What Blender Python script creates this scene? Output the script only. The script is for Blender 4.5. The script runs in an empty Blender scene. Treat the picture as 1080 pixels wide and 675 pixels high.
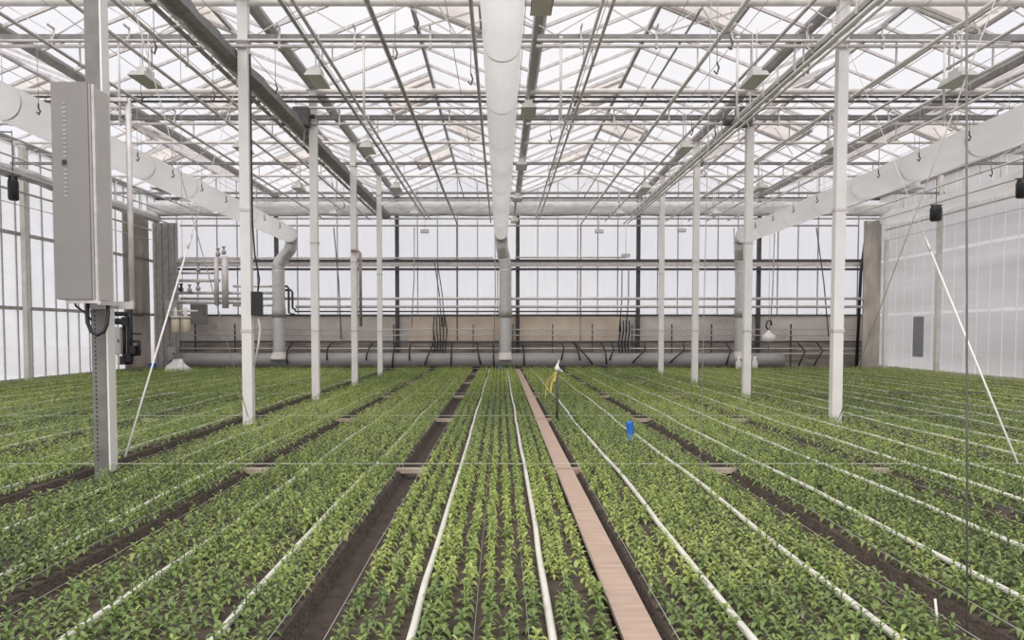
import bpy, math, random
import numpy as np
from mathutils import Vector, Matrix
random.seed(7); RS = np.random.RandomState(11)
scn = bpy.context.scene
COL = scn.collection
R = math.radians

# ------------------------------------------------------------------ camera
F, VX, VY, H = 797.0, 528.0, 350.0, 1.45
TH = R(2.5)
cam_d = bpy.data.cameras.new('camera'); cam = bpy.data.objects.new('camera', cam_d); COL.objects.link(cam)
cam.location = (0, 0, H); cam.rotation_euler = (R(90) - TH, 0, 0)
cam_d.sensor_fit = 'HORIZONTAL'; cam_d.sensor_width = 36; cam_d.lens = 36 * F / 1080
PP = VY + F * math.tan(TH)
cam_d.shift_x = (540 - VX) / 1080; cam_d.shift_y = (PP - 337.5) / 1080
cam_d.clip_start = .05; cam_d.clip_end = 300
scn.camera = cam

def at(x, y, Y):
    """real point at depth Y (metres) seen at photo pixel x, y"""
    a, b = (x - VX) / F, (PP - y) / F
    yw = math.cos(TH) + math.sin(TH) * b; zw = b * math.cos(TH) - math.sin(TH)
    t = Y / yw
    return Vector((a * t, Y, H + zw * t))

# ------------------------------------------------------------------ materials
def nt(name):
    m = bpy.data.materials.new(name); m.use_nodes = True
    n = m.node_tree.nodes; return m, n, m.node_tree.links, n['Principled BSDF']

def plain(name, col, rough=.5, metal=0., var=.12, scale=3., bump=0., stretch=(1, 1, 1), spec=.5):
    """procedural surface: base colour broken up by noise"""
    m, n, l, p = nt(name)
    tc = n.new('ShaderNodeTexCoord'); mp = n.new('ShaderNodeMapping'); mp.inputs['Scale'].default_value = stretch
    l.new(tc.outputs['Object'], mp.inputs[0])
    no = n.new('ShaderNodeTexNoise'); no.inputs['Scale'].default_value = scale; no.inputs['Detail'].default_value = 5
    l.new(mp.outputs[0], no.inputs['Vector'])
    cr = n.new('ShaderNodeValToRGB')
    cr.color_ramp.elements[0].position = .3; cr.color_ramp.elements[1].position = .7
    cr.color_ramp.elements[0].color = tuple(max(0, c * (1 - var)) for c in col) + (1,)
    cr.color_ramp.elements[1].color = tuple(min(1, c * (1 + var)) for c in col) + (1,)
    l.new(no.outputs['Fac'], cr.inputs[0]); l.new(cr.outputs[0], p.inputs['Base Color'])
    p.inputs['Roughness'].default_value = rough; p.inputs['Metallic'].default_value = metal
    p.inputs['Specular IOR Level'].default_value = spec
    if bump:
        b = n.new('ShaderNodeBump'); b.inputs['Strength'].default_value = bump; b.inputs['Distance'].default_value = .02
        l.new(no.outputs['Fac'], b.inputs['Height']); l.new(b.outputs[0], p.inputs['Normal'])
    return m

def pane(name, clear, col, rough_mix=.06, var=.0, stretch=(1, 1, 1), scale=1.):
    """sheet that lets the sky through: clear share + milky share"""
    m, n, l, p = nt(name); n.remove(p); out = n['Material Output']
    tr = n.new('ShaderNodeBsdfTransparent'); tl = n.new('ShaderNodeBsdfTranslucent'); df = n.new('ShaderNodeBsdfDiffuse')
    gl = n.new('ShaderNodeBsdfGlossy'); gl.inputs['Roughness'].default_value = .25
    tr.inputs[0].default_value = (.97, .97, .98, 1)
    tc = n.new('ShaderNodeTexCoord'); mp = n.new('ShaderNodeMapping'); mp.inputs['Scale'].default_value = stretch
    l.new(tc.outputs['Object'], mp.inputs[0])
    no = n.new('ShaderNodeTexNoise'); no.inputs['Scale'].default_value = scale; no.inputs['Detail'].default_value = 4
    l.new(mp.outputs[0], no.inputs['Vector'])
    cr = n.new('ShaderNodeValToRGB'); cr.color_ramp.elements[0].position = .32; cr.color_ramp.elements[1].position = .68
    cr.color_ramp.elements[0].color = tuple(c * (1 - var) for c in col) + (1,)
    cr.color_ramp.elements[1].color = tuple(min(1, c * (1 + var)) for c in col) + (1,)
    l.new(no.outputs['Fac'], cr.inputs[0]); l.new(cr.outputs[0], tl.inputs[0]); l.new(cr.outputs[0], df.inputs[0])
    a = n.new('ShaderNodeMixShader'); a.inputs[0].default_value = .12 if name == 'white_film' else .25; l.new(tl.outputs[0], a.inputs[1]); l.new(df.outputs[0], a.inputs[2])
    b = n.new('ShaderNodeMixShader'); b.inputs[0].default_value = clear; l.new(a.outputs[0], b.inputs[1]); l.new(tr.outputs[0], b.inputs[2])
    c = n.new('ShaderNodeMixShader'); c.inputs[0].default_value = rough_mix; l.new(b.outputs[0], c.inputs[1]); l.new(gl.outputs[0], c.inputs[2])
    l.new(c.outputs[0], out.inputs[0])
    return m

M = dict(
    white=plain('white_paint', (.80, .77, .745), .45, var=.06, scale=2),
    offwhite=plain('aged_white_paint', (.70, .66, .62), .5, var=.12, scale=4),
    galv=plain('galvanised_steel', (.62, .575, .565), .45, .15, var=.16, scale=9),
    dark=plain('dark_steel', (.085, .08, .08), .5, .1, var=.25, scale=8),
    mid=plain('grey_steel', (.40, .38, .37), .5, .1, var=.2, scale=8),
    foil=plain('foil_duct', (.60, .58, .57), .35, .3, var=.1, scale=12),
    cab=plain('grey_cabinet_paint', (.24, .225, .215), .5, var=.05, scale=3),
    pale_lit_cab=plain('pale_boxes_and_lit_cabinet_side', (.54, .51, .49), .5, var=.05, scale=3),  # paler copy of the cabinet grey: side light in the colour; also pale boxes
    chord=plain('painted_chord_steel', (.24, .23, .225), .5, .1, var=.2, scale=8),
    colgrey=plain('column_grey', (.19, .18, .17), .5, .1, var=.2, scale=5),
    black=plain('black_plastic', (.018, .018, .02), .5, var=.3, scale=10),
    hose=plain('white_hose', (.60, .58, .52), .45, var=.12, scale=6, stretch=(1, .3, 1)),
    plank=plain('brown_plank', (.39, .28, .22), .75, var=.14, scale=5, bump=.25, stretch=(.7, 4, 1)),
    wood=plain('pale_wood', (.40, .33, .27), .8, var=.2, scale=12, stretch=(1, 6, 1)),
    twine=plain('pale_twine', (.55, .54, .48), .7, var=.1, scale=20),
    greytube=plain('grey_air_tube', (.26, .25, .25), .4, var=.12, scale=3, stretch=(.3, 1, 1)),
    screen=plain('grey_screen_cloth', (.55, .54, .53), .8, var=.2, scale=3, bump=.6, stretch=(1, 1, 6)),
    cream=plain('cream_plastic', (.70, .62, .46), .4, var=.08, scale=5),
    blue=plain('blue_plastic', (.03, .17, .60), .45, var=.15, scale=20),
    yellow=plain('yellow_ribbon', (.62, .50, .12), .5, var=.1, scale=20),
    wrap=plain('white_plastic_sheet', (.74, .73, .71), .4, var=.08, scale=6, bump=.4),
    brass=plain('brown_copper_pipe', (.40, .31, .28), .4, .3, var=.2, scale=8),
    rust=plain('rusty_panel', (.46, .41, .37), .8, var=.35, scale=2.5, stretch=(1, 1, .4)),
    lampm=plain('lamp_housing', (.50, .50, .47), .4, .2, var=.1, scale=6),
    glow=plain('lamp_reflector', (.62, .57, .52), .3, .2, var=.15, scale=15),
)
# soil
def soil_mat(name, c0, c1):
    m, n, l, p = nt(name)
    tc = n.new('ShaderNodeTexCoord')
    no = n.new('ShaderNodeTexNoise'); no.inputs['Scale'].default_value = 9; no.inputs['Detail'].default_value = 9; no.inputs['Roughness'].default_value = .7
    l.new(tc.outputs['Object'], no.inputs['Vector'])
    cr = n.new('ShaderNodeValToRGB'); cr.color_ramp.elements[0].position = .3; cr.color_ramp.elements[1].position = .72
    cr.color_ramp.elements[0].color = c0 + (1,); cr.color_ramp.elements[1].color = c1 + (1,)
    l.new(no.outputs['Fac'], cr.inputs[0]); l.new(cr.outputs[0], p.inputs['Base Color']); p.inputs['Roughness'].default_value = .95
    n2 = n.new('ShaderNodeTexNoise'); n2.inputs['Scale'].default_value = 45; n2.inputs['Detail'].default_value = 6
    l.new(tc.outputs['Object'], n2.inputs['Vector'])
    b = n.new('ShaderNodeBump'); b.inputs['Strength'].default_value = .9; b.inputs['Distance'].default_value = .03
    l.new(n2.outputs['Fac'], b.inputs['Height']); l.new(b.outputs[0], p.inputs['Normal'])
    return m
M['soil'] = soil_mat('bed_soil', (.036, .026, .020), (.105, .078, .060))
M['pathsoil'] = soil_mat('path_soil', (.024, .017, .013), (.080, .056, .043))
# old base wall: concrete, stained, tan towards the middle
def wall_mat():
    m, n, l, p = nt('weathered_base_wall')
    tc = n.new('ShaderNodeTexCoord'); mp = n.new('ShaderNodeMapping'); mp.inputs['Scale'].default_value = (1, 1, 1.6)
    l.new(tc.outputs['Object'], mp.inputs[0])
    no = n.new('ShaderNodeTexNoise'); no.inputs['Scale'].default_value = 1.1; no.inputs['Detail'].default_value = 9; no.inputs['Roughness'].default_value = .62
    l.new(mp.outputs[0], no.inputs['Vector'])
    cr = n.new('ShaderNodeValToRGB'); e = cr.color_ramp.elements
    e[0].position = .28; e[0].color = (.26, .235, .22, 1); e[1].position = .40; e[1].color = (.60, .55, .52, 1)
    x = e.new(.7); x.color = (.74, .68, .64, 1)
    l.new(no.outputs['Fac'], cr.inputs[0]); l.new(cr.outputs[0], p.inputs['Base Color']); p.inputs['Roughness'].default_value = .9
    return m
M['basewall'] = wall_mat()
M['tanboard'] = plain('tan_board', (.76, .64, .53), .85, var=.14, scale=1.5)
M['grime'] = plain('grimy_board', (.30, .265, .24), .9, var=.4, scale=2.2, stretch=(.6, 1, 3))
M['roofglass'] = pane('roof_glass', .80, (.93, .93, .96), .03, .08, (1, 1, 1), .6)
M['endglass'] = pane('end_wall_glass', .60, (.93, .91, .92), .03, .06, (3, 3, .5), 1.2)
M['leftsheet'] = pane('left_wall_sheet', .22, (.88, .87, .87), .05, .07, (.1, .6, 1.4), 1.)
M['rightsheet'] = pane('right_wall_sheet', .03, (.60, .575, .56), .06, .13, (.1, .10, 1.1), 1.3)  # soft streaks in its colour imitate pipes and shadows beyond the sheet
M['brownsheet'] = pane('brownish_sheet', .02, (.46, .42, .39), .04, .15, (1, 1, .5), 1.5)
M['barstrip'] = pane('bright_joint_strip', .12, (.93, .92, .91), .05, .04)
M['rightpatch'] = pane('right_wall_patch', .05, (.50, .505, .52), .05, .1, (1, 1, 1), 1.)
M['gauze'] = pane('beige_gauze', .12, (.72, .66, .60), .0, .15, (1, 1, 1), 1.5)
M['poly'] = pane('white_film', .10, (.97, .955, .945), .04, .04, (1, .6, 1), 1.5)
# leaves
def leaf_mat():
    m, n, l, p = nt('seedling_leaf'); out = n['Material Output']
    at_ = n.new('ShaderNodeAttribute'); at_.attribute_name = 'tint'
    oi = n.new('ShaderNodeObjectInfo'); ad = n.new('ShaderNodeMath'); ad.operation = 'MULTIPLY_ADD'; ad.inputs[1].default_value = .3
    l.new(oi.outputs['Random'], ad.inputs[0]); l.new(at_.outputs['Fac'], ad.inputs[2])
    cr = n.new('ShaderNodeValToRGB'); e = cr.color_ramp.elements
    e[0].position = .1; e[0].color = (.10, .145, .055, 1); e[1].position = 1.0; e[1].color = (.42, .49, .15, 1)
    x = e.new(.5); x.color = (.205, .285, .088, 1)
    l.new(ad.outputs[0], cr.inputs[0]); l.new(cr.outputs[0], p.inputs['Base Color'])
    p.inputs['Roughness'].default_value = .42; p.inputs['Specular IOR Level'].default_value = .5
    tl = n.new('ShaderNodeBsdfTranslucent'); hs = n.new('ShaderNodeMixRGB'); hs.blend_type = 'MULTIPLY'; hs.inputs[0].default_value = 1
    hs.inputs[2].default_value = (1.15, 1.2, .7, 1); l.new(cr.outputs[0], hs.inputs[1]); l.new(hs.outputs[0], tl.inputs[0])
    mx = n.new('ShaderNodeMixShader'); mx.inputs[0].default_value = .3
    l.new(p.outputs[0], mx.inputs[1]); l.new(tl.outputs[0], mx.inputs[2]); l.new(mx.outputs[0], out.inputs[0])
    return m
M['leaf'] = leaf_mat()

# ------------------------------------------------------------------ mesh builder
class MB:
    def __init__(s): s.v = []; s.f = []; s.sm = []
    def add(s, vs, fs, smooth=False):
        o = len(s.v); s.v += [tuple(v) for v in vs]; s.f += [tuple(i + o for i in f) for f in fs]; s.sm += [smooth] * len(fs); return s
    def box(s, x0, x1, y0, y1, z0, z1):
        vs = [(x, y, z) for z in (z0, z1) for y in (y0, y1) for x in (x0, x1)]
        return s.add(vs, [(0, 2, 3, 1), (4, 5, 7, 6), (0, 1, 5, 4), (2, 6, 7, 3), (0, 4, 6, 2), (1, 3, 7, 5)])
    def cbox(s, c, d): return s.box(c[0] - d[0] / 2, c[0] + d[0] / 2, c[1] - d[1] / 2, c[1] + d[1] / 2, c[2] - d[2] / 2, c[2] + d[2] / 2)
    def tube(s, pts, r, n=8, cap=True, rfun=None):
        pts = [Vector(p) for p in pts]; m = len(pts); rings = []
        d = (pts[1] - pts[0]).normalized()
        up = Vector((0, 0, 1)) if abs(d.z) < .9 else Vector((1, 0, 0))
        a = d.cross(up).normalized()
        vs = []
        for i, p in enumerate(pts):
            t = (pts[min(i + 1, m - 1)] - pts[max(i - 1, 0)]).normalized()
            a = (a - t * a.dot(t)).normalized(); b = t.cross(a)
            rr = rfun(i) if rfun else r
            for k in range(n):
                w = 2 * math.pi * k / n
                vs.append(p + (a * math.cos(w) + b * math.sin(w)) * rr)
        fs = [(i * n + k, i * n + (k + 1) % n, (i + 1) * n + (k + 1) % n, (i + 1) * n + k) for i in range(m - 1) for k in range(n)]
        s.add(vs, fs, True)
        if cap:
            o = len(s.v) - len(vs)
            s.f += [tuple(o + k for k in range(n - 1, -1, -1)), tuple(o + (m - 1) * n + k for k in range(n))]; s.sm += [False] * 2
        return s
    def bar(s, p0, p1, w, h=None):
        """rectangular bar from p0 to p1"""
        h = h or w; p0, p1 = Vector(p0), Vector(p1); d = (p1 - p0).normalized()
        up = Vector((0, 0, 1)) if abs(d.z) < .95 else Vector((0, 1, 0))
        a = d.cross(up).normalized() * (w / 2); b = a.cross(d).normalized() * (h / 2)
        vs = [p + a * i + b * j for p in (p0, p1) for i, j in ((-1, -1), (1, -1), (1, 1), (-1, 1))]
        return s.add(vs, [(3, 2, 1, 0), (4, 5, 6, 7), (0, 1, 5, 4), (1, 2, 6, 5), (2, 3, 7, 6), (3, 0, 4, 7)])
    def lathe(s, c, prof, n=16):
        vs = [(c[0] + r * math.cos(2 * math.pi * k / n), c[1] + r * math.sin(2 * math.pi * k / n), c[2] + z) for r, z in prof for k in range(n)]
        m = len(prof)
        s.add(vs, [(i * n + k, i * n + (k + 1) % n, (i + 1) * n + (k + 1) % n, (i + 1) * n + k) for i in range(m - 1) for k in range(n)], True)
        o = len(s.v) - len(vs)
        s.f += [tuple(o + k for k in range(n - 1, -1, -1)), tuple(o + (m - 1) * n + k for k in range(n))]; s.sm += [False] * 2
        return s
    def prism(s, poly, y0, y1):
        """polygon in x,z extruded along y"""
        n = len(poly); vs = [(x, y, z) for y in (y0, y1) for x, z in poly]
        return s.add(vs, [tuple(range(n)), tuple(range(2 * n - 1, n - 1, -1))] + [(k, k + n, (k + 1) % n + n, (k + 1) % n) for k in range(n)])
    def build(s, name, mat, parent=None, origin=None):
        me = bpy.data.meshes.new(name)
        if origin is None and parent is None:
            a = np.array(s.v); origin = (float((a[:, 0].min() + a[:, 0].max()) / 2), float((a[:, 1].min() + a[:, 1].max()) / 2), float(a[:, 2].min()))
        wo = Vector(origin) if origin is not None else Vector((0, 0, 0))
        if parent is not None:
            po = parent['_o'] if '_o' in parent else (0, 0, 0); wo = Vector(po)
        me.from_pydata([(x - wo.x, y - wo.y, z - wo.z) for x, y, z in s.v], [], s.f)
        me.polygons.foreach_set('use_smooth', s.sm); me.update()
        o = bpy.data.objects.new(name, me); COL.objects.link(o)
        me.materials.append(M[mat] if isinstance(mat, str) else mat)
        if parent is not None: o.parent = parent
        else: o.location = wo
        o['_o'] = tuple(wo)
        return o

def tag(o, label=None, cat=None, group=None, kind=None):
    if label: o['label'] = label
    if cat: o['category'] = cat
    if group: o['group'] = group
    if kind: o['kind'] = kind
    return o
def thing(name, loc, label, cat, group=None):
    o = bpy.data.objects.new(name, None); COL.objects.link(o); o.location = loc; o['_o'] = tuple(loc); o.empty_display_size = .1
    return tag(o, label, cat, group)
def copy_tree(o, parent=None):
    c = o.copy(); COL.objects.link(c)
    if parent is not None: c.parent = parent
    for ch in [x for x in KIDS.get(o.name, [])]: copy_tree(ch, c)
    return c
KIDS = {}
def index_kids(o):
    KIDS[o.name] = [x for x in COL.objects if x.parent == o]
    for k in KIDS[o.name]: index_kids(k)
ORD = ['first', 'second', 'third', 'fourth', 'fifth', 'sixth', 'seventh', 'eighth', 'ninth', 'tenth', 'eleventh', 'twelfth', 'thirteenth', 'fourteenth', 'fifteenth', 'sixteenth']

# ------------------------------------------------------------------ plan of the house
XL, XR, YE, Y0 = -13.72, 15.08, 30.33, 1.6
GUT = [XL + 4.8 * k for k in range(7)]
RIDGE = [XL + 2.4 + 4.8 * k for k in range(6)]
ROWS = [7.83 + 4.5 * k for k in range(5)]           # column rows
ZG, ZR, ZU, ZL = 6.84, 7.78, 6.72, 6.16              # gutter, ridge, upper chord, lower chord
PATHS = [-4.12 + 1.6 * k for k in range(-5, 12)]     # centres of the paths between the beds
PW = .11                                             # half width of a path

# floor: beds with sunk paths
mb = MB(); xs = []
edges = [XL]
for c in PATHS:
    pw = .19 if abs(c + 4.12) < .1 else PW
    edges += [c - pw - .02, c - pw + .02, c + pw - .02, c + pw + .02]
edges += [XR]; zs = [0] + [0, -.085, -.085, 0] * len(PATHS) + [0]
ys = [Y0, YE]
vs = [(x, y, z) for y in ys for x, z in zip(edges, zs)]; n = len(edges)
vs += [(XL, Y0, -.2), (XR, Y0, -.2), (XL, YE, -.2), (XR, YE, -.2)]
mb.add(vs, [(i, i + 1, n + i + 1, n + i) for i in range(n - 1)] + [(2 * n, 2 * n + 2, 2 * n + 3, 2 * n + 1)])
fl = mb.build('floor', 'soil', origin=(0, 0, 0)); tag(fl, 'brown soil floor of raised beds with sunken paths', kind='structure')
fl.data.materials.append(M['pathsoil'])
for i, p in enumerate(fl.data.polygons):
    if i < n - 1 and (i - 1) % 4 == 1 and 0 < i: p.material_index = 1

# outside ground so that the sheets have something beyond them
mb = MB().box(-60, 60, YE + .6, 90, -.3, -.25); g = mb.build('outside_ground', plain('outside_ground', (.3, .3, .28), .9)); tag(g, kind='structure')

# ------------------------------------------------------------------ roof
for k, rx in enumerate(RIDGE):
    for side in (-1, 1):
        gx = rx + side * 2.4
        s = MB(); ya, yb = 8.0, YE
        d = Vector((rx - gx, 0, ZR - ZG)).normalized(); nrm = Vector((-d.z, 0, d.x)) * (1 if d.x > 0 else -1) * .004
        s.add([Vector((gx, ya, ZG)), Vector((rx, ya, ZR)), Vector((rx, yb, ZR)), Vector((gx, yb, ZG))], [(0, 1, 2, 3)])
        c = s.build('ceiling', 'roofglass'); tag(c, 'pitched clear glass roof slope', kind='structure')
        b = MB(); y = ya
        while y < yb + .01:
            b.bar((gx, y, ZG - .03), (rx, y, ZR - .03), .045, .06); y += 1.125
        ob = b.build('glazing_bars', 'galv', c)
        if side == 1:
            r = MB().bar((rx, ya, ZR - .02), (rx, yb, ZR - .02), .07, .09); r.build('ridge_bar', 'mid', c)
# vents with beige gauze, alternating sides of each ridge
vn = 0
for k, rx in enumerate(RIDGE):
    for (ya, yb, side, run) in ((13.2, 15.0, 1, 1.35), (18.9, 20.9, -1, 1.15), (22.3, 24.0, 1, 1.2), (26.0, 27.6, -1, 1.2)):
        t = thing('roof_vent', (rx, (ya + yb) / 2, ZR), 'beige gauze roof vent beside ridge %s from the left wall, %s from the camera' % (ORD[k], ORD[[13.2, 18.9, 22.3, 26.0].index(ya)]), 'roof vent', 'beige vents in the roof')
        sl = (ZR - ZG) / 2.4; dx = side * run
        q = MB(); lift = .07
        q.add([(rx + side * .06, ya, ZR + lift), (rx + dx, ya, ZR - run * sl + lift), (rx + dx, yb, ZR - run * sl + lift), (rx + side * .06, yb, ZR + lift)], [(0, 1, 2, 3)])
        q.build('gauze', 'gauze', t)
        fr = MB()
        fr.bar((rx + side * .05, ya, ZR + .02), (rx + dx, ya, ZR - run * sl + .02), .04, .08); fr.bar((rx + side * .05, yb, ZR + .02), (rx + dx, yb, ZR - run * sl + .02), .04, .08)
        fr.bar((rx + dx, ya, ZR - run * sl + .02), (rx + dx, yb, ZR - run * sl + .02), .05, .08)
        fr.build('frame', 'mid', t)
        st = MB(); ym = (ya + yb) / 2
        st.bar((rx + dx * .9, ym, ZR - run * sl * .9), (rx - side * .35, ym - .05, ZR - .95), .025); st.bar((rx + dx * .35, ym, ZR - run * sl * .35), (rx + side * .95, ym - .05, ZR - .98), .025)
        st.build('strut', 'white', t)
# drive shafts of the vents
for k, rx in enumerate(RIDGE):
    o = MB().tube([(rx + .25, 8, ZR - .97), (rx + .25, YE - .1, ZR - .97)], .022, 8).build('vent_shaft', 'mid')
    tag(o, 'long thin steel vent shaft under the %s roof ridge from the left' % ORD[k], 'shaft', 'vent shafts under the ridges')

# gutters
for k, gx in enumerate(GUT):
    mbg = MB(); w = .11
    mbg.prism([(gx - w, ZG + .05), (gx - w, ZG - .02), (gx - .05, ZG - .1), (gx + .05, ZG - .1), (gx + w, ZG - .02), (gx + w, ZG + .05)], 8, YE - .02)
    o = mbg.build('roof_gutter', 'mid'); tag(o, 'grey steel roof gutter running lengthwise, %s from the left wall' % ORD[k], 'gutter', 'roof gutters')

# trusses across the house, one per column row
for r, y in enumerate(ROWS[1:]):
    t = thing('roof_truss', (.68, y, ZL), 'steel truss across the whole house over the %s row of columns' % ORD[r + 1], 'truss', 'roof trusses')
    MB().tube([(XL + .05, y, ZU), (XR - .05, y, ZU)], .062 if r < 2 else .042, 10).build('upper_chord', 'offwhite', t)
    MB().box(XL + .05, XR - .05, y - .045, y + .045, ZL - (.06 if r < 2 else .045), ZL + (.04 if r < 2 else .02)).build('lower_chord', 'chord', t)
    w = MB(); x = XL + .2; up = True
    while x < XR - .9:
        w.bar((x, y, ZL + .04 if up else ZU - .05), (x + .8, y, ZU - .05 if up else ZL + .04), .016); up = not up; x += .8
    w.build('web_rods', 'galv', t)
    if r == 1:
        MB().tube([(XL + .1, y - .18, ZU - .17), (XR - .1, y - .18, ZU - .17)], .028, 8).build('hung_pipe', 'dark', t)
        MB().tube([(XL + .1, y - .18, ZU - .27), (XR - .1, y - .18, ZU - .27)], .03, 8).build('hung_pipe', 'dark', t)
    if r == 1: MB().tube([(XL + .1, y - .22, ZL + .14), (XR - .1, y - .22, ZL + .14)], .03, 8).build('hung_pipe', 'galv', t)
    if r > 1: continue
    if r == 0: MB().tube([(XL + 5, y - .14, ZL - .1), (-2, y - .14, ZL - .085), (XR - 8, y - .14, ZL - .1), (XR - 7, y - .14, ZL - .13)], .02, 8).build('hung_pipe', 'offwhite', t)
    MB().tube([(XL + .1, y - .1, ZL - .17), (XR - .1, y - .1, ZL - .17)], .03, 8).build('hung_pipe', 'galv', t)
    x = XL + .6; hme = None
    while x < XR:
        if hme is None:
            ho = MB().box(x - .015, x + .015, y - .13, y - .06, ZL - .21, ZL - .02).box(x - .012, x + .012, y - .25, y - .06, ZL + .1, ZL + .13).box(x - .012, x + .012, y - .075, y - .06, ZL - .05, ZL + .13).build('hanger', 'galv', t); hme = ho; x0h = x
        else:
            hc = hme.copy(); COL.objects.link(hc); hc.location.x = x - x0h
        x += 1.2

# ------------------------------------------------------------------ columns
def column(X, Y, idx, side, label, perforated=False):
    t = thing('support_column', (X, Y, -.085), label, 'column', 'steel columns of the %s row' % side)
    w, d, th = .16, .14, .012
    p = MB(); mirror = 1 if X < 0 else -1
    p.box(X - w / 2, X + w / 2, Y - d / 2, Y - d / 2 + th, -.075, ZG - .1)
    p.box(X - w / 2, X - w / 2 + th, Y - d / 2 + th, Y + d / 2, -.075, ZG - .1)
    p.box(X + w / 2 - th, X + w / 2, Y - d / 2 + th, Y + d / 2, -.075, ZG - .1)
    p.box(X - w / 2 + th, X - w / 2 + .04, Y + d / 2 - th, Y + d / 2, -.075, ZG - .1)
    p.box(X + w / 2 - .04, X + w / 2 - th, Y + d / 2 - th, Y + d / 2, -.075, ZG - .1)
    p.build('post', 'colgrey' if perforated else 'white', t)
    MB().box(X - .14, X + .14, Y - .12, Y + .12, -.085, -.07).build('base_plate', 'dark', t)
    if perforated:
        h = MB()
        for k in range(46):
            z = .12 + k * .045
            h.box(X - .048, X - .034, Y - d / 2 - .003, Y - d / 2 + .001, z, z + .018)
        h.build('slots', 'black', t)
        MB().box(X + w / 2 - .005, X + w / 2 + .012, Y - d / 2 - .006, Y + d / 2, .0, ZG - .1).build('side_flange', 'white', t)
    for z in ((3.4, 1.45) if not perforated else ()):
        c = MB(); e = .012
        c.box(X - w / 2 - e, X + w / 2 + e, Y - d / 2 - e, Y - d / 2 - .001, z, z + .045)
        c.box(X - w / 2 - e, X - w / 2 - .001, Y - d / 2, Y + d / 2 + e, z, z + .045); c.box(X + w / 2 + .001, X + w / 2 + e, Y - d / 2, Y + d / 2 + e, z, z + .045)
        c.build('clamp', 'galv', t)
    MB().box(X - .11, X + .11, Y - .09, Y + .09, ZL - .1, ZL - .07).box(X - .13, X + .13, Y - .09, Y + .09, ZG - .11, ZG - .1).build('head_plate', 'galv', t)
    return t
LN = ['perforated grey steel column at the front of the left row, carrying the tall cabinet', 'white steel column in the left row with a black box on its side', 'white steel column in the left row, third from the camera',
      'white steel column in the left row with a bent brown pipe beside it', 'white steel column in the left row, nearest to the end wall']
RN = ['', 'tall white steel column at the front of the right row', 'white steel column in the right row, second from the camera', 'white steel column in the right row, third from the camera', 'white steel column in the right row, nearest to the end wall']
cols = []
for i, y in enumerate(ROWS):
    cols.append(column(-4.12, y, i, 'left', LN[i], i == 0))
    if i > 0: column(5.48, y, i, 'right', RN[i])
# brown bent pipe on the fourth left column
y = ROWS[3]; X = -4.12
o = MB().tube([(X - .05, y - .12, 3.72), (X + .13, y - .12, 3.72), (X + .2, y - .12, 3.64), (X + .2, y - .12, 1.6)], .045, 10).build('bent_pipe', 'brass'); tag(o, 'brown pipe bent over and hanging beside a column of the left row', 'pipe')
# cable and black box on the second left column
y = ROWS[1]
t = thing('switch_box', (X + .15, y - .02, 1.75), 'small black switch box with a cable on the side of a left column', 'switch box')
MB().box(X + .085, X + .23, y - .09, y + .08, 1.72, 2.1).build('housing', 'black', t)
MB().tube([(X + .16, y, 1.72), (X + .2, y, 1.5), (X + .17, y, 1.25), (X + .1, y + .0, .9)], .018, 8).build('cable', 'offwhite', t)
MB().tube([(X + .10, y, 5.9), (X + .1, y, 3.2), (X + .13, y, 2.7), (X + .2, y, 2.3), (X + .17, y, 2.1)], .014, 8).build('cable', 'black', t)

# ------------------------------------------------------------------ tall cabinet on the first column
y1, y2 = 7.36, 7.72
t = thing('control_cabinet', (-4.2, 7.55, 1.78), 'tall narrow grey metal cabinet hanging on the nearest left column', 'cabinet')
a = at(61, 316, y1); b_ = at(94, 88, y1)
cx0, cx1, cz0, cz1 = a.x, b_.x, a.z, b_.z
MB().box(cx0, cx1, y1, y2, cz0, cz1).build('body', 'pale_lit_cab', t)
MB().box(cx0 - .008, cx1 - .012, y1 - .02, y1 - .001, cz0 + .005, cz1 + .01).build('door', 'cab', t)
door = [o_ for o_ in COL.objects if o_.name.startswith('door')][-1]
s = MB()
for k in range(22):
    z = cz1 - .2 - k * .042
    s.box(cx0 + .1, cx0 + .135, y1 - .024, y1 - .0205, z, z + .014)
s.build('louvres', 'mid', door)
MB().box(cx0 + .09, cx0 + .13, y1 - .03, y1 - .0205, cz1 - .78, cz1 - .73).build('latch', 'black', door)
fr = MB(); zt = cz1 - .02
fr.box(cx1 + .004, cx1 + .03, y1 + .02, y1 + .05, cz0 - .03, cz1); fr.box(cx1 - .3, cx1 + .2, y2 + .0, y2 + .035, cz0 - .08, cz0 - .005)
fr.box(cx1 - .28, cx1 + .03, y1 + .0, y1 + .03, cz0 - .035, cz0 - .003); fr.box(cx1 + .03, cx1 + .06, y1, y2, cz0 - .05, cz0 - .01)
fr.box(cx1 + .0, cx1 + .18, y2 + .0, y2 + .03, cz1 - .06, cz1 - .02)
fr.build('bracket', 'galv', t)
MB().tube([(cx1 + .17, y2 + .05, cz0 - .03), (cx1 + .17, y2 + .05, cz1 - .04)], .028, 10).build('conduit', 'galv', t)
o = MB().tube([(cx1 - .11, y1 + .1, cz0 - .01), (cx1 - .13, y1 + .1, cz0 - .12), (cx1 - .125, y1 + .1, cz0 - .22), (cx1 - .09, y1 + .1, cz0 - .31), (cx1 - .03, y1 + .1, cz0 - .345), (cx1 + .03, y1 + .11, cz0 - .31), (cx1 + .055, y1 + .12, cz0 - .24), (cx1 + .05, y1 + .16, cz0 - .12), (cx1 + .03, y1 + .2, cz0 - .04)], .019, 10)
o.build('looped_cable', 'black', t)
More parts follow.
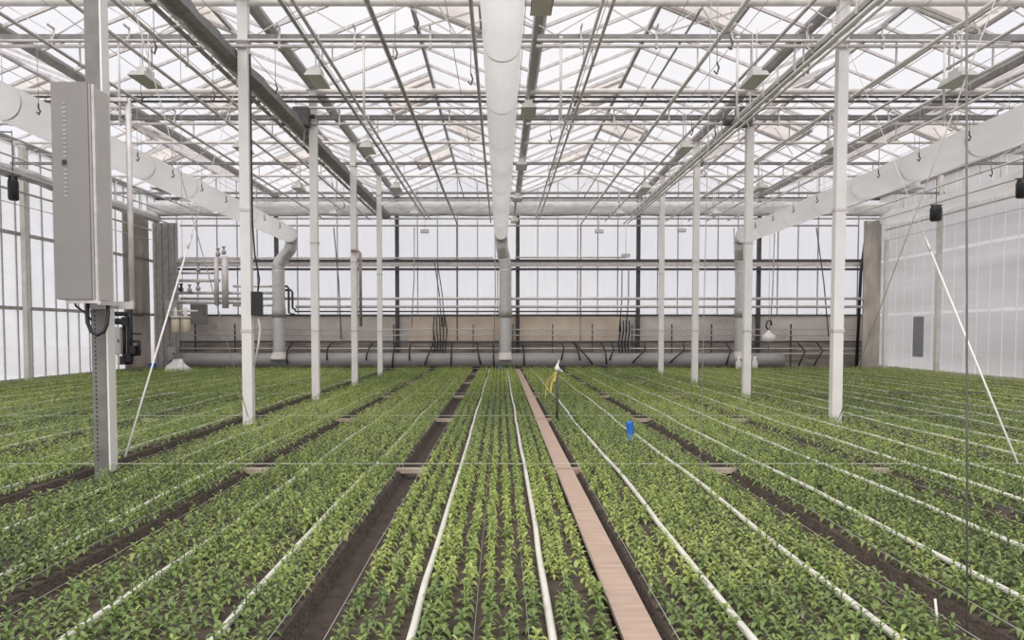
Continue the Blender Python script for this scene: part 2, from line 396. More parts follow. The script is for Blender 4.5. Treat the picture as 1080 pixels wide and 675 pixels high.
MB().tube([(cx0 + .1, y1 + .1, cz0 - .01), (cx0 + .12, y1 + .1, cz0 - .06), (cx0 + .2, y1 + .1, cz0 - .12), (cx0 + .27, y1 + .1, cz0 - .2)], .01, 6).build('thin_cable', 'black', t)

# ------------------------------------------------------------------ bracing cables in both rows
def brace(name, p, q, label, thick=.011, low=True):
    t = thing(name, tuple(p), label, 'cable')
    p, q = Vector(p), Vector(q); m = p.lerp(q, .42)
    MB().tube([p, m], thick, 8).build('lower_rod', 'white', t); MB().tube([m, q], thick * .45, 6).build('upper_cable', 'offwhite', t)
    MB().tube([m - (q - p).normalized() * .12, m + (q - p).normalized() * .12], thick * 1.5, 8).build('turnbuckle', 'galv', t)
brace('bracing_rod', (-4.0, 8.0, .12), (-4.0, ROWS[1] - .1, 6.05), 'white diagonal bracing rod rising from the foot of the perforated column')
brace('bracing_rod', (5.48, 7.95, .05), (5.48, ROWS[1] - .1, 6.05), 'white diagonal bracing rod low at the right edge, rising to the front right column')
for X, nm, rr in ((-4.12, 'left', .007), (5.48, 'right', .009)):
    o = MB().tube([(X + .02, ROWS[1] - .12, .08), (X + .02, ROWS[0] + .05, 6.1)], rr, 6).build('bracing_cable', 'offwhite')
    tag(o, 'thin diagonal bracing cable ending at the foot of a white column, %s row' % nm, 'cable')

# ------------------------------------------------------------------ shade curtain packs along the column rows
def curtain(X, z, w, h, mat, label):
    ya = 8.
    t = thing('folded_curtain', (X, 18, z), label, 'curtain')
    m = MB(); n = 60; prof = [(-.5, -.3), (-.5, .35), (-.2, .5), (.2, .5), (.5, .35), (.5, -.3), (.2, -.5), (-.2, -.5)]
    vs = []
    for i in range(n + 1):
        y = ya + (29.2 - ya) * i / n; j = 1 + .12 * math.sin(i * 2.1) + random.uniform(-.07, .07)
        vs += [(X + px * w * j, y, z + pz * h * j) for px, pz in prof]
    m.add(vs, [(i * 8 + k, (i + 1) * 8 + k, (i + 1) * 8 + (k + 1) % 8, i * 8 + (k + 1) % 8) for i in range(n) for k in range(8)] + [tuple(range(8)), tuple(n * 8 + 7 - k for k in range(8))])
    m.build('cloth', mat, t)
    MB().bar((X - w / 2 - .09, ya, z - h / 2 - .02), (X - w / 2 - .09, 29.2, z - h / 2 - .02), .05, .05).build('rail', 'mid', t)
    MB().tube([(X - w / 2 - .04, ya, z - h / 2 + .08), (X - w / 2 - .04, 29.2, z - h / 2 + .08)], .03, 8).build('tube', 'offwhite', t)
    y = ya + .5; k0 = MB().box(X - w / 2 - .12, X - w / 2 + .03, y, y + .03, z - h / 2 - .06, z - h / 2 - .04).box(X - w / 2 - .13, X - w / 2 - .11, y, y + .03, z - h / 2 - .06, z + h / 2 + .1).build('clip', 'offwhite', t)
    for j in range(1, 28):
        kc = k0.copy(); COL.objects.link(kc); kc.location.y = .75 * j
curtain(-4.36, 5.88, .27, .22, 'chord', 'dark grey folded shade curtain running lengthwise above the left column row')
curtain(5.16, 6.0, .14, .1, 'galv', 'thin light folded curtain running lengthwise above the right column row')

# ------------------------------------------------------------------ lengthwise pipes under the trusses
pipes = [(-12.4, 5.9, .025, 'galv'), (-11.2, 5.9, .025, 'galv'), (-10.2, 5.8, .025, 'galv'), (-9.2, 5.9, .025, 'offwhite'), (-6.75, 5.75, .028, 'galv'), (-5.60, 5.75, .028, 'galv'), (-5.02, 5.75, .03, 'galv'),
         (-2.86, 5.75, .028, 'mid'), (-2.70, 5.75, .028, 'galv'), (-1.72, 5.72, .033, 'mid'), (-.38, 5.65, .028, 'mid'),
         (1.33, 5.75, .025, 'white'), (1.47, 5.75, .025, 'galv'), (3.16, 5.7, .033, 'white'), (4.02, 5.7, .026, 'galv'), (4.72, 5.6, .03, 'white'), (4.86, 5.6, .024, 'white'),
         (6.35, 5.7, .03, 'white'), (7.2, 5.7, .025, 'galv'), (7.9, 5.7, .03, 'white'), (8.7, 5.7, .026, 'white'), (10.4, 5.9, .028, 'white'), (11.3, 5.9, .025, 'offwhite'), (12.4, 5.9, .025, 'white'), (13.4, 5.9, .028, 'white')]  # many right-hand pipes are white to put their highlights into the colour
for i, (X, z, r, mt) in enumerate(pipes):
    ya = 6.0
    pts = [(X, ya, z), (X, 12, z - .01), (X, 18, z), (X, 24, z - .01), (X, 29.0, z)]
    if mt != 'offwhite' and i in (9, 13): pts += [(X, 29.9, z), (X, 29.98, z - .1), (X, 29.98, 1.0)]
    else: pts[-1] = (X, 29.2, z)
    t = thing('overhead_pipe', (X, 17, z), 'long %s pipe running lengthwise under the roof, %s of %d from the left' % ({'galv': 'grey', 'mid': 'dark grey', 'white': 'white', 'offwhite': 'pale'}[mt], (ORD + ['seventeenth', 'eighteenth', 'nineteenth', 'twentieth', 'twenty-first', 'twenty-second', 'twenty-third', 'twenty-fourth', 'twenty-fifth'])[i], len(pipes)), 'pipe', 'overhead lengthwise pipes')
    MB().tube(pts, r, 8).build('tube', mt, t)
    for y in ROWS: MB().box(X - .008, X + .008, y - .02, y + .02, z - .05, ZL - .06).box(X - r - .01, X + r + .01, y - .02, y + .02, z - r - .012, z - r).build('hanger', 'galv', t)
# thin curtain wires
wn = 0
for k in range(24):
    X = XL + .9 + k * 1.2
    o = MB().tube([(X, 6, 6.34 + .02 * (k % 3)), (X, YE - .1, 6.34 + .02 * (k % 3))], .0065, 5).build('curtain_wire', 'mid'); wn += 1
    tag(o, 'thin dark lengthwise wire stretched between the chords of the trusses', 'wire', 'thin lengthwise curtain wires')

# hooks and hanging droppers
def dropper(X, Y, z0, z1, mat, label, group, r=.02, hook=True):
    t = thing('dropper_pipe', (X, Y, z1), label, 'pipe', group)
    MB().tube([(X, Y, z0), (X, Y, z1)], r, 8).box(X - .03, X + .03, Y - .03, Y + .12, z0 - .01, z0 + .02).build('rod', mat, t)
    if hook:
        MB().tube([(X, Y, z1), (X + .05, Y, z1 - .05), (X + .16, Y, z1 - .06), (X + .2, Y, z1 - .14), (X + .14, Y, z1 - .2), (X + .06, Y, z1 - .16)], .012, 6).build('hook', 'mid', t)
    return t
for i, (X, w) in enumerate(((-6.08, 'between the left duct and the left column row'), (-2.18, 'between the left column row and the middle duct'), (.96, 'just to the right of the middle duct'), (3.77, 'to the left of the right column row'), (7.07, 'to the right of the right column row'))):
    dropper(X, ROWS[1] - .1, 6.12, 4.86, 'white', 'white dropper pipe hanging ' + w, 'white droppers under the front truss')
hw = random.Random(4)
for i in range(34):
    X = hw.uniform(-12.5, 14.2); Y = hw.choice(ROWS[1:4]) + hw.uniform(-2, 2); L = hw.uniform(.4, 1.1)
    if abs(X + 7.94) < .6 or abs(X - 9.15) < .6 or abs(X - .1) < .5: X += 1.1
    t = thing('hanging_hook', (X, Y, 5.7), 'short thin wire with a dark hook hanging under the roof pipes', 'hook', 'small hooks hanging from the roof')
    MB().tube([(X, Y, 6.35), (X, Y, 6.3 - L)], .006, 5).build('wire', 'mid', t)
    MB().tube([(X, Y, 6.3 - L), (X + .03, Y, 6.22 - L), (X, Y, 6.13 - L), (X - .04, Y, 6.18 - L)], .014, 6).build('hook', 'dark', t)

for X, sd in ((-7.6, 'left'), (8.76, 'right')):
    for j in range(9):
        Y = 12.6 + 1.7 * j
        t = thing('hanging_hook', (X, Y, 5.0), 'thin wire with a small dark hook hanging in front of the %s duct' % sd, 'hook', 'hooks in front of the %s duct' % sd)
        MB().tube([(X, Y, 6.35), (X, Y, 5.2)], .005, 5).build('wire', 'mid', t)
        MB().tube([(X, Y, 5.2), (X, Y, 5.12), (X + .03, Y, 5.08), (X, Y, 5.02), (X - .03, Y, 5.06)], .014, 6).build('hook', 'dark', t)
# ------------------------------------------------------------------ lamps
def lamp(X, Y, z, label):
    t = thing('grow_lamp', (X, Y, z), label, 'lamp', 'lamps hanging under the roof')
    b = MB(); w, l, h = .13, .34, .09
    b.add([(X + sx * w * k, Y + sy * l * k, z + zz) for k, zz in ((1, 0), (.78, h)) for sx, sy in ((-1, -1), (1, -1), (1, 1), (-1, 1))], [(4, 5, 6, 7), (0, 1, 5, 4), (1, 2, 6, 5), (2, 3, 7, 6), (3, 0, 4, 7)])
    b.build('reflector', 'lampm', t)
    MB().box(X - w + .01, X + w - .01, Y - l + .01, Y + l - .01, z + .004, z + .012).build('lens', 'glow', t)
    MB().box(X - .07, X + .07, Y - .14, Y + .14, z + h, z + h + .1).build('ballast', 'offwhite', t)
    for s_ in (-.1, .1): MB().tube([(X, Y + s_, z + h + .09), (X, Y + s_, 6.1)], .008, 6).build('hanger', 'galv', t)
lamp_rows = [(-9.3, 'beyond the left duct'), (-5.5, 'left of the left column row'), (-2.84, 'right of the left column row'), (.49, 'beside the middle duct'), (3.93, 'left of the right column row'), (7.08, 'right of the right column row'), (11.3, 'beyond the right duct')]
for X, w in lamp_rows:
    for j in range(5):
        Y = (9.1 if X == .49 else 11.9) + 4.45 * j
        if Y > 29: continue
        lamp(X, Y, 5.32, 'pale reflector lamp %s, %s from the camera' % (w, ORD[j]))
o = MB().box(.46, .52, 8, 28.6, 5.62, 5.72).build('cable_tray', 'mid'); tag(o, 'dark narrow cable tray running beside the middle white duct', 'cable tray')

# gear motors on the columns
for X, Y, l in ((-4.3, ROWS[2] - .28, 'dark gear motor hanging at the head of a left column'), (5.25, ROWS[2] - .28, 'dark gear motor hanging at the head of a right column')):
    t = thing('gear_motor', (X, Y, 5.9), l, 'motor')
    MB().box(X - .16, X + .16, Y - .12, Y + .12, 5.88, 6.28).box(X - .03, X + .25 if X < 0 else X + .2, Y + .12, Y + .24, 6.12, 6.18).build('gearbox', 'dark', t)
    MB().tube([(X - .16, Y, 6.0), (X - .42, Y, 6.0)], .1, 14).build('motor_barrel', 'dark', t)
    MB().tube([(X - .1, Y, 5.88), (X - .1, Y, 5.6), (X - .03, Y, 5.5), (X + .05, Y, 5.6), (X + .05, Y, 5.88)], .012, 6).build('chain_loop', 'galv', t)

# ------------------------------------------------------------------ white air ducts
def duct(X, z, d, label, xv, yv, zbot):
    t = thing('air_duct', (X, 16, z), label, 'air duct')
    n = 90; ya, yb = 5.2, 28.6
    pts = [(X, ya + (yb - ya) * i / n, z + .012 * math.sin(i * .7)) for i in range(n + 1)]
    MB().tube(pts, d / 2, 24, True, lambda i: d / 2 * (1 - (.035 if i % 9 == 0 else 0) + .012 * math.sin(i * 1.9))).build('film_tube', 'poly', t)
    # straps
    for i in range(9, n, 9): MB().tube([(X, ya + (yb - ya) * i / n - .02, z), (X, ya + (yb - ya) * i / n + .02, z)], d / 2 * .985, 24, False).build('strap', 'offwhite', t)
    for i in range(3, n, 6):
        y = ya + (yb - ya) * i / n; MB().tube([(X, y, z + d / 2 - .01), (X, y, ZL - .05)], .006, 5).build('hanger', 'galv', t)
    e = MB(); r = .23
    pts = [(X, yb - .05, z), (X, yb + .3, z - .02), (X + (xv - X) * .1, yb + .5, z - .22), (X + (xv - X) * .2, yb + .52, z - .5), (X + (xv - X) * .75, yv, z - .85), (xv, yv, z - 1.1), (xv, yv, z - 1.3)]
    P = [Vector(p) for p in pts]; Q = []
    for i in range(len(P) - 1):
        for k in range(6): Q.append(P[i].lerp(P[i + 1], k / 6))
    Q.append(P[-1])
    e.tube(Q, r, 20, True, lambda i: r * (1.04 if i % 2 else .97)); e.build('foil_elbow', 'foil', t)
    c = MB(); zz = z - 1.28; N = 46
    c.tube([(xv, yv, zz + (zbot + .25 - zz) * i / N) for i in range(N + 1)], .235, 20, True, lambda i: .235 * (1.07 if i % 2 else .96)); sp = c.build('spiral_pipe', 'foil', t)
    MB().tube([(xv, yv, 2.35), (xv, yv, 2.0)], .26, 20).build('coupling', 'mid', sp)
    MB().lathe((xv, yv, zbot), [(.36, -.02), (.36, .04), (.24, .27), (.23, .36)], 20).build('outlet_hood', 'offwhite', sp)
duct(.02, 5.16, .50, 'white film air duct running down the middle with spiral pipe', .18, 29.3, .38)
duct(-7.94, 5.11, .60, 'white film air duct on the left, ending in a spiral pipe', -8.55, 29.2, .40)
duct(9.15, 5.09, .64, 'white film air duct on the right, ending behind a column', 9.3, 29.3, .42)

# ------------------------------------------------------------------ end wall
CW = 2.1
w = MB().box(XL, XR, YE, YE + .18, -.2, CW); wb = w.build('wall_back', 'basewall'); tag(wb, 'weathered low concrete end wall', kind='structure')
MB().box(at(432, 330, YE).x, at(655, 330, YE).x, YE - .02, YE - .001, 1.02, CW - .03).build('tan_board', 'tanboard', wb)
MB().box(XL + .02, XR - .02, YE - .02, YE - .001, -.05, 1.0).build('grimy_board', 'grime', wb)
MB().box(XL, XR, YE - .06, YE + .18, CW, CW + .05).build('ledge', 'dark', wb)
names = ['first', 'second', 'third', 'fourth', 'fifth', 'sixth']
for k in range(6):
    xa, xb = GUT[k], GUT[k + 1]; rx = RIDGE[k]
    g = MB().add([(xa, YE + .06, CW + .05), (xb, YE + .06, CW + .05), (xb, YE + .06, ZG), (rx, YE + .06, ZR), (xa, YE + .06, ZG)], [(0, 1, 2, 3, 4)])
    wo = g.build('window_%d' % (k + 1), 'endglass'); tag(wo, kind='structure')
    b = MB()
    for j in range(1, 6):
        x = xa + .8 * j; top = ZG + (ZR - ZG) * (1 - abs(x - rx) / 2.4)
        b.box(x - .018, x + .018, YE - .0, YE + .05, CW + .05, top)
    b.bar((xa, YE + .02, ZG), (rx, YE + .02, ZR), .05, .07).bar((rx, YE + .02, ZR), (xb, YE + .02, ZG), .05, .07)
    b.build('glazing_bars', 'mid', wo)
    MB().box(xa, xb, YE - .04, YE + .05, 6.68, 6.8).build('gable_beam', 'dark', wo)
for k, gx in enumerate(GUT[1:-1]):
    o = MB().box(gx - .075, gx + .075, YE - .16, YE - .03, -.0, ZG - .12).build('wall_post', 'dark'); tag(o, 'dark steel post standing against the end wall, %s from the left' % ORD[k], 'post', 'dark posts of the end wall')
# rails and pipes of the end wall
def hpipe(name, x0, x1, y, Y, r, mat, label, cat='pipe', box=False, group=None):
    p, q = at(x0, y, Y), at(x1, y, Y); zc = (p.z + q.z) / 2
    m = MB()
    if box: m.box(p.x, q.x, Y - r * .6, Y + r * .6, zc - r, zc + r)
    else: m.tube([(p.x, Y, zc), (q.x, Y, zc)], r, 10)
    o = m.build(name, mat); return tag(o, label, cat, group)
hpipe('wall_pipe', 190, 520, 272, 29.75, .03, 'galv', 'thin grey pipe just above the dark rail of the end wall, left half')
hpipe('wall_pipe', 543, 660, 271.5, 29.75, .03, 'galv', 'thin grey pipe just above the dark rail, between middle duct and right columns')
t = thing('wall_rail', (.7, 29.95, 4.1), 'wide double dark steel rail across the glazing of the end wall', 'rail')
for (yp, r, mt) in ((275.0, .055, 'dark'), (279, .085, 'galv'), (284.0, .045, 'dark')):
    p, q = at(185, yp, 29.98), at(913, yp, 29.98); MB().box(p.x, q.x, 29.93, 30.03, p.z - r, p.z + r).build('flange', mt, t)
hpipe('wall_pipe', 190, 925, 315, 29.55, .055, 'galv', 'grey heating pipe across the end wall, upper of the two thick ones')
hpipe('wall_pipe', 312, 925, 323.5, 29.55, .055, 'galv', 'grey heating pipe across the end wall, lower of the two thick ones')
hpipe('wall_pipe', 311, 675, 328.5, 29.7, .03, 'dark', 'thin dark pipe just over the low end wall, upper of a pair')
hpipe('wall_pipe', 306, 675, 332.5, 29.7, .035, 'dark', 'thin dark pipe resting on the top edge of the end wall')
hpipe('wall_pipe', 200, 915, 347.5, 29.95, .022, 'galv', 'thin pale pipe along the low end wall, topmost of the low rails')
hpipe('wall_pipe', 200, 915, 353.5, 29.95, .022, 'galv', 'thin pale pipe along the low end wall, second of the low rails')
hpipe('wall_pipe', 190, 910, 360.5, 29.9, .04, 'dark', 'dark pipe along the low end wall carrying the black hoses')
hpipe('wall_pipe', 190, 915, 367.5, 29.85, .025, 'offwhite', 'pale pipe along the low end wall under the dark pipe')
hpipe('wall_pipe', 190, 915, 373, 29.8, .025, 'offwhite', 'pale pipe along the low end wall just above the thick grey tube')
# thick grey tube on the ground
n = 50; p, q = at(185, 382, 29.25), at(826, 382, 29.25)
zc = p.z
o = MB().tube([(p.x + (q.x - p.x) * i / n, 29.35, .32 + .01 * math.sin(i)) for i in range(n + 1)], .31, 22).build('air_tube', 'greytube'); tag(o, 'thick grey tube lying along the foot of the end wall', 'tube')
o = MB().tube([(XL + .3, 29.0, .03), (XR - .5, 29.0, .03)], .035, 8).build('foot_pipe', 'dark'); tag(o, 'dark pipe on the ground at the end of the beds', 'pipe')
# posts behind the low rails
k = 0
for x in range(205, 915, 42):
    p = at(x, 350, 29.92); o = MB().box(p.x - .02, p.x + .02, 29.96, 30.04, .0, 1.75).build('rail_bracket', 'dark'); tag(o, 'thin dark upright bracket holding the low pipes on the end wall', 'bracket', 'pipe brackets on the low end wall')
# black hoses
hoses = [(309, 361, 303, 384), (350, 361, 345, 380), (393, 362, 386, 380), (418, 361, 414, 388), (434, 361, 432, 380), (457, 362, 448, 385), (477, 361, 476, 388), (503, 362, 507, 385), (520, 361, 521, 388), (551, 361, 553, 390),
         (593, 362, 592, 380), (605, 362, 612, 380), (607, 363, 625, 384), (634, 362, 640, 384), (645, 362, 643, 380), (680, 362, 667, 383), (721, 362, 706, 383), (765, 361, 766, 385), (861, 361, 858, 386), (842, 362, 842, 386), (880, 362, 884, 386)]
for i, (xa, ya, xb, yb) in enumerate(hoses):
    p, q = at(xa, ya, 29.84), at(xb, yb, 28.98); q.z = max(q.z, .07); m1 = p.lerp(q, .35); m1.x += (p.x - q.x) * .08 + .02; m1.y = 29.2; m2 = p.lerp(q, .7); m2.y = 28.95
    m1.y = 28.98
    o = MB().tube([p, p.lerp(m1, .6), m1, m2, q], .03, 8).build('black_hose', 'black')
    tag(o, 'black hose drooping from the dark pipe over the thick grey tube, %s' % ((ORD + ['seventeenth', 'eighteenth', 'nineteenth', 'twentieth', 'twenty-first'])[i] + ' from the left' if i else 'leftmost'), 'hose', 'black hoses at the foot of the end wall')
# cables down the glazing
for i, (xa, ya, xb, yb, mt) in enumerate(((352, 240, 360, 358, 'dark'), (437, 240, 434, 345, 'mid'), (458, 275, 466, 345, 'dark'), (461, 275, 469, 345, 'dark'), (656, 283, 653, 350, 'dark'), (663, 283, 660, 350, 'dark'), (817, 242, 810, 375, 'mid'), (861, 240, 874, 355, 'dark'), (522, 240, 520, 388, 'mid'), (774, 240, 776, 385, 'mid'))):
    p, q = at(xa, ya, 29.6), at(xb, yb, 29.62); m1 = p.lerp(q, .5); m1.x += .05
    o = MB().tube([p, m1, q], .022, 6).build('hanging_cable', mt); tag(o, 'thin %s cable hanging down in front of the end wall, %s from the left' % ({'dark': 'dark', 'mid': 'grey'}[mt], ORD[[0, 1, 2, 3, 6, 7, 8, 9, 4, 5][i]]), 'cable', 'cables hanging on the end wall')
# bundle of black cables at right of the middle board
for i in range(4):
    p = at(654 + i * 3.2, 338, 29.7); o = MB().tube([p, (p.x + .02, 29.7, 1.5), (p.x - .03, 29.84, 1.02), (p.x - .04, 29.5, .62)], .03, 6).build('black_cable', 'black'); tag(o, 'black vertical cable in the bundle at the right end of the tan board', 'cable', 'black cable bundle beside the tan board')
for i in range(5):
    p = at(458 + i * 2.8, 334, 29.7); o = MB().tube([p, (p.x - .04 + .03 * i, 29.7, 1.5), (p.x + .03, 29.84, 1.02), (p.x + .02, 29.5, .62)], .025, 6).build('black_cable', 'black'); tag(o, 'black vertical cable in the bundle under the hanging cables, left of the middle pipe', 'cable', 'black cable bundle left of the middle pipe')
# rolled screen under the gables and the pipes below it
t = thing('rolled_screen', (.7, 28.9, 5.95), 'wide grey rolled screen hanging across the top of the end wall', 'screen')
m = MB(); n = 80; vs = []
for i in range(n + 1):
    x = XL + .3 + (XR - XL - .6) * i / n
    for dz, dy in ((.26, 0), (.22, -.1), (.05, -.14 - .02 * math.sin(i)), (-.1, -.1), (-.22, -.12 - .03 * math.sin(i * 1.7)), (-.27, -.02), (-.22, .08), (.22, .1)):
        vs.append((x, 29.0 + dy, 6.12 + dz + .015 * math.sin(i * .9 + dz * 9)))
m.add(vs, [(i * 8 + k, i * 8 + (k + 1) % 8, (i + 1) * 8 + (k + 1) % 8, (i + 1) * 8 + k) for i in range(n) for k in range(8)] + [tuple(range(8)), tuple(n * 8 + 7 - k for k in range(8))], True)
m.build('cloth', 'screen', t)
MB().tube([(XL + .3, 29.02, 5.76), (XR - .3, 29.02, 5.76)], .035, 8).build('bottom_tube', 'galv', t)
for gx in GUT[1:-1]: MB().tube([(gx, 29.0, 6.3), (gx, 29.0, ZG - .1)], .02, 6).build('hanger', 'galv', t)
hpipe('cross_pipe', 190, 905, 238, 29.3, .035, 'galv', 'grey cross pipe just under the rolled screen at the end wall')
hpipe('cross_beam', 190, 905, 211, 29.3, .05, 'mid', 'grey cross beam above the rolled screen at the end wall', 'beam', True)

# ------------------------------------------------------------------ side walls
def side_wall(X, name, mat, sgn, barmat, railmat):
    ysb = [6.0 + .62 * i for i in range(40) if 6.0 + .62 * i < YE]
    if sgn < 0: s = MB().add([(X, Y0 + 4, -.2), (X, YE + .05, -.2), (X, YE + .05, ZG), (X, Y0 + 4, ZG)], [(0, 1, 2, 3)])
    else:
        s = MB()
        for ya, yb in zip([Y0 + 4] + ysb, ysb + [YE + .05]):
            for za, zb in ((-.2, 2.07), (2.17, 4.17), (4.27, ZG)): s.add([(X, ya + .02, za), (X, yb - .02, za), (X, yb - .02, zb), (X, ya + .02, zb)], [(0, 1, 2, 3)])
    w = s.build(name, mat); tag(w, kind='structure')
    b = MB()
    for y in ysb:
        if sgn < 0: b.box(X - .03, X + .03, y - .016, y + .016, 0, ZG - .1)
        else: b.box(X - .004, X + .004, y - .022, y + .022, -.2, ZG)
    b.build('glazing_bars', barmat, w)
    if sgn > 0:
        for z in (4.22, 2.12): MB().box(X - .012, X - .005, Y0 + 4, YE, z - .055, z + .055).build('rail', railmat, w)
    for z in (4.22, 2.12) if sgn < 0 else (): MB().box(X + (.02 if sgn < 0 else -.09), X + (.09 if sgn < 0 else -.02), Y0 + 4, YE, z - .05, z + .05).build('rail', railmat, w)
    MB().box(X + (.02 if sgn < 0 else -.09), X + (.09 if sgn < 0 else -.02), Y0 + 4, YE, -.02, .12).build('sill', 'mid' if sgn < 0 else 'offwhite', w)
    return w
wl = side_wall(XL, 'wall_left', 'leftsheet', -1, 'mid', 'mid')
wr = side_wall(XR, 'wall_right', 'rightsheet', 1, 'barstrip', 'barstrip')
for i, y in enumerate(ROWS[1:]):
    for X, sg, l, wn_ in ((XL, 1, 'left', 'left'), (XR, -1, 'right', 'right')):
        o = MB().box(X + sg * .11, X + sg * .24, y - .08 + (.3 if sg > 0 else 0), y + .08 + (.3 if sg > 0 else 0), -.0, ZG - .12) if sg > 0 else MB().box(X - .24, X - .11, y - .08, y + .08, 0, ZG - .12)
        ob = o.build('side_post', 'offwhite'); tag(ob, 'pale steel post against the %s side wall, %s from the camera' % (l, ORD[i]), 'post', 'posts along the %s side wall' % l)
# blue-grey patch on right wall, weathered corner panels
y_a, y_b = 15.08 * F / (974 - VX), 15.08 * F / (963 - VX)
MB().box(XR - .02, XR - .008, y_a, y_b, .55, 2.0).build('patched_pane', 'rightpatch', wr)
o = MB().box(XR - .95, XR - .3, 29.5, 29.6, 0, 5.75).build('weathered_board', 'rust'); tag(o, 'weathered brown-grey panel in the right rear corner', 'panel')
o = MB().box(XR - .22, XR - .1, 29.3, 29.45, 0, 5.0).build('corner_post', 'white'); tag(o, 'white post in the right rear corner beside the weathered panel', 'post')
o = MB().tube([(14.32, 29.7, 5.6), (14.1, 29.7, 3.8), (14.0, 29.7, .0)], .06, 10).build('corner_pipe', 'black'); tag(o, 'black leaning pipe in the right rear corner', 'pipe')
m = MB(); k = 0
for j in range(8): m.box(XL + .12 + j * .12, XL + .12 + j * .12 + .11, 29.7 + (.03 if j % 2 else 0), 29.78 + (.03 if j % 2 else 0), 0, 5.7)
o = m.build('corner_sheeting', 'mid'); tag(o, 'dark grey upright sheeting in the left rear corner', 'sheeting')
o = MB().box(XL + .04, XL + .1, 27.5, 29.4, 0, 5.8).build('brown_cladding', 'brownsheet', wl)
# rolled side screens
def roll(X, z, r, mat, label):
    n = 60; t = thing('rolled_side_screen', (X, 18, z), label, 'screen')
    MB().tube([(X, 7 + 22 * i / n, z + .02 * math.sin(i)) for i in range(n + 1)], r, 12, True, lambda i: r * (1 + .08 * math.sin(i * 2.3))).build('roll', mat, t)
    for i in range(12):
        h = MB(); h.tube([(X, 8 + i * 1.8, z + r * .9), (X, 8 + i * 1.8, ZG - .1 if False else 6.6)], .012, 6).tube([(X, 8 + i * 1.8, 6.6), (XL + .05 if X < 0 else XR - .05, 8 + i * 1.8, 6.7)], .012, 6)
        h.build('hanger', 'galv', t)
roll(XR - .40, 5.72, .26, 'poly', 'white rolled plastic screen along the top of the right side wall')
roll(XL + .62, 5.75, .17, 'screen', 'grey rolled screen along the top of the left side wall')
for X, z, l, r in ((XR - .3, 5.35, 'white pipe along the top of the right wall, upper one', .035), (XR - .3, 4.95, 'thin white wire along the right wall below the rolled screen', .012), (XL + .3, 5.35, 'grey pipe along the top of the left wall, upper one', .035), (XL + .3, 4.98, 'thin grey wire along the left wall below the rolled screen', .012),
                   (XL + .95, 5.62, 'grey pipe beside the rolled screen on the left', .03), (XR - 1.0, 5.62, 'white pipe beside the rolled screen on the right', .03)):
    o = MB().tube([(X, 7, z), (X, 29.2, z)], r, 8).build('side_pipe', 'white' if X > 0 else 'galv'); tag(o, l, 'pipe')
# small black boxes hanging near the side walls
def blackbox(x, y, Y, w, h, label):
    p = at(x, y, Y); t = thing('black_box', (p.x, Y, p.z - h / 2), label, 'box')
    m = MB(); m.lathe((p.x, Y, p.z - h / 2), [(w * .38, 0), (w * .5, .03), (w * .52, h * .75), (w * .4, h)], 8); m.build('housing', 'black', t)
    MB().tube([(p.x, Y, p.z + h / 2 - .01), (p.x, Y, 6.75)], .012, 6).box(p.x - .2, p.x + .2, Y - .03, Y + .03, p.z + h / 2, p.z + h / 2 + .03).bar((p.x, Y, 6.72), (XL + .15 if p.x < 0 else XR - .15, Y, 6.74), .03).build('bracket', 'dark', t)
blackbox(987, 225, 24.6, .36, .5, 'small black box hanging under the pipes near the right wall')
blackbox(1079, 199, 20.5, .34, .5, 'black box hanging at the right edge under the side wall pipes')
blackbox(14, 199, 20.2, .26, .62, 'black box hanging at the left edge under the side wall pipes')

# ------------------------------------------------------------------ equipment on the left
def vpipe(m, x, y0, y1, Y, r): p, q = at(x, y0, Y), at(x, y1, Y); m.tube([p, (p.x, Y, q.z)], r, 12)
t = thing('pipe_manifold', (-10.9, 29.3, 2.3), 'rack of grey pipes with valves on the end wall left of the left duct', 'manifold')
for i, (x0, x1, yp, r) in enumerate(((186, 262, 276, .06), (186, 226, 288, .05), (186, 232, 296, .06), (246, 300, 302, .05), (186, 300, 309, .06), (186, 262, 319, .07), (246, 300, 322, .05))):
    p, q = at(x0, yp, 29.3), at(x1, yp, 29.3); MB().tube([(p.x, 29.3, p.z), (q.x, 29.3, p.z)], r, 10).build('cross_pipe', 'galv', t)
for x, y0, y1, r in ((228, 272, 322, .085), (237, 270, 325, .125)):
    m = MB(); vpipe(m, x, y0, y1, 29.1, r); m.build('standing_pipe', 'galv', t)
for x, yp in ((191, 305), (209, 284), (209, 304), (200, 306), (230, 268), (236, 266)):
    p = at(x, yp, 29.15); MB().lathe((p.x, 29.15, p.z - .1), [(.04, 0), (.09, .04), (.09, .14), (.04, .18), (.04, .26), (.08, .29), (.08, .32)], 10).build('valve', 'mid' if x != 191 else 'black', t)
t = thing('elbow_pipes', (-7.9, 29.5, 2.4), 'dark pipes bending down beside the spiral pipe of the left duct', 'pipe')
for x, ya, yb, x2 in ((303, 302, 332, 311), (307, 306, 327, 312)):
    p, q, r_ = at(290, ya, 29.5), at(x, ya, 29.5), at(x, yb, 29.5); s_ = at(x2, yb, 29.5)
    MB().tube([p, q, (q.x + .05, 29.5, q.z - .08), (q.x + .05, 29.5, s_.z + .08), s_], .045, 8).build('elbow', 'dark', t)
for i, x in enumerate((185.5, 196)):
    p = at(x, 351, 28.6); t = thing('filter_canister', tuple(p), 'cream filter canister, %s of the pair left of the pipe rack' % ('left one' if i == 0 else 'right one'), 'canister', 'cream filter canisters')
    MB().lathe(tuple(p), [(.13, 0), (.16, .03), (.16, .5), (.12, .55)], 18).build('body', 'cream', t); MB().lathe((p.x, p.y, p.z + .55), [(.19, 0), (.19, .08), (.06, .1), (.06, .4)], 18).build('cap', 'offwhite', t)
